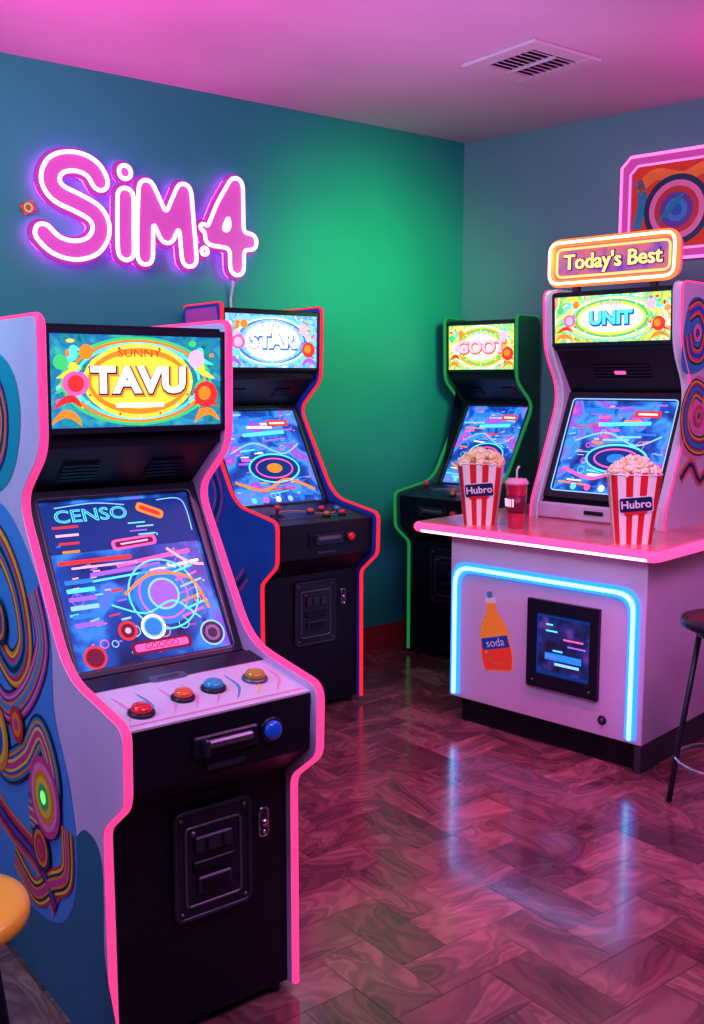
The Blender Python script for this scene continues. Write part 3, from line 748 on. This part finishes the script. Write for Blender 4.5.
b = MB(); b.lathe([(.052,.198),(.0535,.205),(.052,.212),(.046,.216),(.044,.224),(.01,.226),(.001,.226)], M('cup_lid', (235,170,195), .2)); b.build('lid', e)
b = MB(); b.tube([(.0,0,.2),(.0,0,.262),(.004,0,.27),(.012,0,.28)], .0045, WHITE, 8); b.build('straw', e)
b = MB()
for i in range(5):
    a = -math.pi/2+(i-2)*.28-.3
    b.cyl((.049*math.cos(a)*.93, .049*math.sin(a)*.93, .1), (.0505*math.cos(a)*.95, .0505*math.sin(a)*.95, .135), .004, eLP, seg=6)
b.build('cup_print', e)

# ------------------------------------------------------------------ stools
def stool(name, loc, rot, seatmat, z, r, leg):
    e = root(name, loc, rot); b = MB()
    b.lathe([(r*.9, z-.045), (r, z-.035), (r*1.01, z-.02), (r*.98, z-.006), (r*.85, z), (.001, z+.002)], seatmat, seg=40); b.build('seat', e)
    b = MB(); b.lathe([(r*.7, z-.07), (r*.72, z-.045)], leg)
    for k in range(4):
        a = math.pi/4+k*math.pi/2; c, s_ = math.cos(a), math.sin(a)
        b.tube([(r*.6*c, r*.6*s_, z-.05), (r*.95*c, r*.95*s_, .2), (r*1.08*c, r*1.08*s_, .0)], .011, leg, 10)
    b.build('legs', e)
    b = MB(); rr = r*.97
    b.tube([(rr*math.cos(2*math.pi*i/40), rr*math.sin(2*math.pi*i/40), .18) for i in range(40)], .009, CHROME if leg is not BLACK2 else BLACK2, 8, True); b.build('foot_ring', e)
stool('bar_stool', (1.40, 3.60, 0), .5, M('seat_black_vinyl', (18,18,30), .35), .735, .18, M('dark_leg_metal', (40,40,54), .35, .5))
stool('yellow_stool', (-.755, 1.74, 0), .3, M('seat_yellow', (240,180,45), .35, coat=.3), .635, .15, BLACK2)

# ------------------------------------------------------------------ neon wall sign
def seg_dist(X, Y, segs):
    d = np.full(X.shape, 9.)
    for (ax, ay), (bx, by) in segs:
        vx, vy = bx-ax, by-ay; L2 = vx*vx+vy*vy+1e-12
        t = np.clip(((X-ax)*vx+(Y-ay)*vy)/L2, 0, 1)
        d = np.minimum(d, np.hypot(X-ax-t*vx, Y-ay-t*vy))
    return d
def contours(F, xs, ys, lev):
    ny, nx = F.shape; link = {}
    def pt(i0, j0, i1, j1):
        a, b_ = F[i0, j0], F[i1, j1]; t = (lev-a)/(b_-a)
        return (xs[j0]+(xs[j1]-xs[j0])*t, ys[i0]+(ys[i1]-ys[i0])*t)
    pos = {}
    I = F < lev
    for i in range(ny-1):
        for j in range(nx-1):
            c = [I[i,j], I[i,j+1], I[i+1,j+1], I[i+1,j]]
            if all(c) or not any(c): continue
            corners = [(i,j),(i,j+1),(i+1,j+1),(i+1,j)]
            ed = []
            for k in range(4):
                p, q = corners[k], corners[(k+1)%4]
                if c[k] != c[(k+1)%4]:
                    key = tuple(sorted((p, q))); pos[key] = pt(*key[0], *key[1]); ed.append(key)
            for k in range(0, len(ed)-1, 2):
                link.setdefault(ed[k], []).append(ed[k+1]); link.setdefault(ed[k+1], []).append(ed[k])
    seen = set(); out = []
    for s0 in link:
        if s0 in seen: continue
        loop = [s0]; seen.add(s0); cur = s0
        while True:
            nxt = [n for n in link[cur] if n not in seen]
            if not nxt: break
            cur = nxt[0]; seen.add(cur); loop.append(cur)
        if len(loop) > 8: out.append([pos[k] for k in loop])
    return out
def sign():
    t0 = 2.685
    O = A-U*t0
    e = root('neon_sign', (O.x, O.y, 2.135), rotL)   # local x along wall, local -y into room
    S_ = catmull([(.325,.39),(.29,.445),(.21,.47),(.12,.445),(.085,.375),(.12,.315),(.21,.28),(.30,.235),(.325,.16),(.28,.085),(.19,.055),(.10,.075),(.045,.125)], 6)
    i1 = [(.452,.335),(.446,.16),(.446,.07)]
    M_ = [(.545,.055),(.55,.2),(.562,.385),(.61,.29),(.665,.17),(.715,.29),(.762,.39),(.775,.2),(.785,.06)]
    f1 = [(1.06,.035),(1.06,.2),(1.06,.455),(.985,.335),(.915,.18),(1.02,.175),(1.14,.175)]
    strokes = [[(p[0]*.985, p[1]*.95) for p in s_] for s_ in (S_, i1, M_, f1)]
    dots = [(.445,.428), (.858,.10), (.855,.215)]
    segs = [(s_[k], s_[k+1]) for s_ in strokes for k in range(len(s_)-1)]
    xs = np.arange(-.1, 1.32, .006); ys = np.arange(-.1, .62, .006); X, Y = np.meshgrid(xs, ys)
    F = seg_dist(X, Y, segs)
    Dd = np.minimum.reduce([np.hypot(X-x, Y-y)+(.008 if k == 0 else .02) for k, (x, y) in enumerate(dots)])
    F = np.minimum(F, Dd)
    white = E('neon_white_pink', (255,170,225), 4.5); fill = E('neon_pink_fill', (205,75,180), .9); back = E('neon_halo', (165,50,165), .8)
    def plate(lev, d0, d1, mat, name):
        b = MB()
        ny, nx = F.shape; G = (F[:-1,:-1]+F[1:,:-1]+F[:-1,1:]+F[1:,1:])/4 < lev
        vid = {}; vs = []; fs = []
        def v(i, j):
            if (i, j) not in vid: vid[(i, j)] = len(vs); vs.append((xs[j], -d1, ys[i]))
            return vid[(i, j)]
        for i in range(ny-1):
            for j in range(nx-1):
                if G[i, j]: fs.append([v(i,j), v(i,j+1), v(i+1,j+1), v(i+1,j)])
        b.add(vs, fs, mat)
        for lp in contours(F, xs, ys, lev):
            lp = lp[::2]; r = (d1-d0)/2
            b.tube([(p[0], -(d0+d1)/2, p[1]) for p in lp], r, mat, 8, True)
        return b.build(name, e)
    plate(.060, .044, .054, back, 'backing')
    plate(.038, .056, .066, fill, 'letter_fill')
    def smoothed(lev, d, step=2):
        for lp in contours(F, xs, ys, lev):
            q = [Vector((p[0], -d, p[1])) for p in lp[::2]]; L = len(q)
            yield [(q[i-2]+q[i-1]+q[i]+q[(i+1)%L]+q[(i+2)%L])/5 for i in range(0, L, step)]
    b = MB()
    for q in smoothed(.041, .074, 1): b.tube(q, .0095, white, 10, True)
    b.build('neon_tubing', e)
    b = MB(); hb = E('added_halo_glow', (255,45,185), 24)  # glowing tubes added behind the letters to throw a pink halo on the wall
    for q in smoothed(.052, .030, 2): b.tube(q, .007, hb, 6, True)
    b.build('added_halo_tubing', e)
    b = MB(); b.plane((0.0,-.02,.23), (1,0,0), (0,0,1)); b.rect(0,0,.06,.045,eR,2,.006,.5); b.ring(0,0,.02,.006,eG,4); b.box((0,0,-.008),(.05,.04,.02), pR); b.build('tag', e)
    b = MB(); b.tube([(1.045,-.04,-.0),(1.045,-.03,-.05),(1.04,-.012,-.12),(1.05,-.01,-.3),(1.06,-.01,-.6),(1.06,-.01,-1.2)], .007, M('cord_pale', (200,190,205), .5), 6); b.build('power_cord', e)
    b = MB()
    for x_, z_ in ((.2,.27),(.2,.07),(.446,.15),(.66,.25),(1.045,.2)): b.cyl((x_,0,z_),(x_,-.046,z_),.006,GREY)
    b.build('standoffs', e)
sign()

# ------------------------------------------------------------------ wall picture
O = A+R*1.43
e = root('framed_picture', (O.x, O.y, 2.50), rotR)
b = MB(); b.plane((0,-.012,0), (1,0,0), (0,0,1))
w, h = .76, .54
ch = .05
oct_ = lambda w, h, c: [(-w/2+c,-h/2),(w/2-c,-h/2),(w/2,-h/2+c),(w/2,h/2-c),(w/2-c,h/2),(-w/2+c,h/2),(-w/2,h/2-c),(-w/2,-h/2+c)]
o = oct_(w, h, ch); i_ = oct_(w-.10, h-.10, ch*.8)
FRM = M('frame_pink', (205,70,165), .35, 0, .7); FRL = E('frame_glow', (255,110,185), 2.0)
vs = [(p[0],p[1],z) for z in (-.01,.022) for p in o]+[(p[0],p[1],z) for z in (-.01,.022) for p in i_]
fs = []
for k in range(8):
    j = (k+1) % 8
    fs += [[8+k,8+j,24+j,24+k], [k,j,8+j,8+k], [16+k,24+k,24+j,16+j]]
b.add(vs, fs, FRM)
b.tube([(p[0],p[1],.024) for p in o], .008, FRL, 8, True)
b.tube([(p[0],p[1],.024) for p in i_], .006, FRL, 8, True)
b.build('frame', e, recalc=True)
b = MB(); b.plane((0,-.008,0), (1,0,0), (0,0,1))
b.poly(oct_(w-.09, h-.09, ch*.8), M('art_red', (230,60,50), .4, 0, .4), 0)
b.stroke([(-.3,.1),(-.2,.17),(-.05,.14),(.1,.18),(.3,.1)], .06, pO, 1); b.stroke([(-.3,-.1),(-.27,.05),(-.3,.15)], .05, pT, 1)
bull(b, -.08, -.02, .18, [pN, pP, pR, pV, pS, pB], 2)
b.stroke([(-.18,-.08),(-.1,.0),(-.04,.06)], .03, pT, 10, taper=True)
swirl(b, [(.1,-.18),(.2,-.05),(.15,.08),(.28,.12)], .07, [pN,pO,pM], 2)
b.build('artwork', e)

# ------------------------------------------------------------------ ceiling vent
e = root('ceiling_vent', (.80, 4.69, H), rotL)
VW = M('vent_white', (205,195,205), .5); VD = M('vent_dark', (80,66,80), .8)
b = MB(); s = .44
for sx in (-1, 1): b.box((sx*(s/2-.04), 0, -.008), (.08, s, .016), VW, bev=.004)
for sy in (-1, 1): b.box((0, sy*(s/2-.04), -.0075), (s-.16, .08, .0145), VW, bev=.004)
b.box((0,0,-.002), (s-.1,s-.1,.003), VD)
Rx = Matrix.Rotation(math.radians(28), 3, 'X')
for k in range(8): b.box((0, -.123+k*.035, -.012), (s-.16, .03, .003), VW, R=Rx)
b.box((0,0,-.016), (.012, s-.16, .014), VW)
b.build('grille', e)

# ------------------------------------------------------------------ lights
def light(kind, name, loc, col, power, size=.3, target=None, angle=60, blend=.6):
    l = D.lights.new(name, kind); l.energy = power; l.color = srgb([x/255 for x in col])
    if kind == 'AREA': l.size = size
    else: l.shadow_soft_size = size
    if kind == 'SPOT': l.spot_size = math.radians(angle); l.spot_blend = blend
    o = D.objects.new(name, l); COL.objects.link(o); o.location = loc
    if target is not None:
        o.rotation_euler = (Vector(target)-Vector(loc)).to_track_quat('-Z', 'Y').to_euler()
    return o
light('AREA', 'room_fill', (.6, 1.2, 2.9), (232,185,255), 58, 1.4, (.3, 3.6, .8))  # added soft fill without a fixture, lifts the cabinet fronts
light('AREA', 'counter_fill', (1.6, 2.6, 2.95), (255,140,230), 52, .9, (1.2, 3.8, 0))  # unseen source added above the counter to brighten and pink it
light('SPOT', 'magenta_uplight', (-1.0, 2.9, 2.0), (245,22,185), 175, .3, (-1.0, 3.3, 3.0), 125, .9)  # added spot with no fixture, turns the left ceiling magenta
light('SPOT', 'magenta_ceiling_fill_b', (2.1, 4.0, 2.35), (255,40,185), 40, .15, (2.0, 4.2, 3.0), 120, .9)  # second added spot, puts magenta on the right ceiling
light('SPOT', 'lavender_ceiling_fill', (.5, 4.1, 1.9), (230,130,230), 32, .3, (.5, 4.2, 3.0), 120, .9)  # invented source that lifts the middle of the ceiling
light('SPOT', 'green_wall_fill', (.95, 4.8, 2.3), (60,255,130), 125, .2, (.16, 5.78, 2.0), 95, 1.0)  # unseen spot added to make the green glow on the left wall
light('SPOT', 'magenta_floor_fill', (.45, 3.3, 2.95), (255,40,180), 170, .25, (.5, 3.5, 0), 75, 1.0)  # added overhead, no fitting there, to spread magenta over the floor
light('AREA', 'teal_wall_fill', (-1.6, 2.2, 2.85), (100,240,240), 48, .8, (-.9, 4.9, 1.6))  # no real fixture, added to tint the left wall teal
light('AREA', 'side_fill', (-1.9, .9, 2.0), (215,160,255), 24, .8, (-.8, 2.6, .9))  # added fill out of view, lights the near cabinet's side panel

w = D.worlds.new('world'); sc.world = w; w.use_nodes = True
w.node_tree.nodes['Background'].inputs[0].default_value = (.05, .05, .08, 1)

# ------------------------------------------------------------------ camera
cam = D.cameras.new('camera'); co = D.objects.new('camera', cam); COL.objects.link(co)
co.location = (0, 0, 1.6); co.rotation_euler = (math.radians(82.5), 0, 0)
cam.sensor_fit = 'VERTICAL'; cam.sensor_height = 36; cam.lens = 36*1000/1024; cam.clip_start = .05
sc.camera = co
try:
    sc.view_settings.view_transform = 'Standard'
except Exception as ex: print(ex)
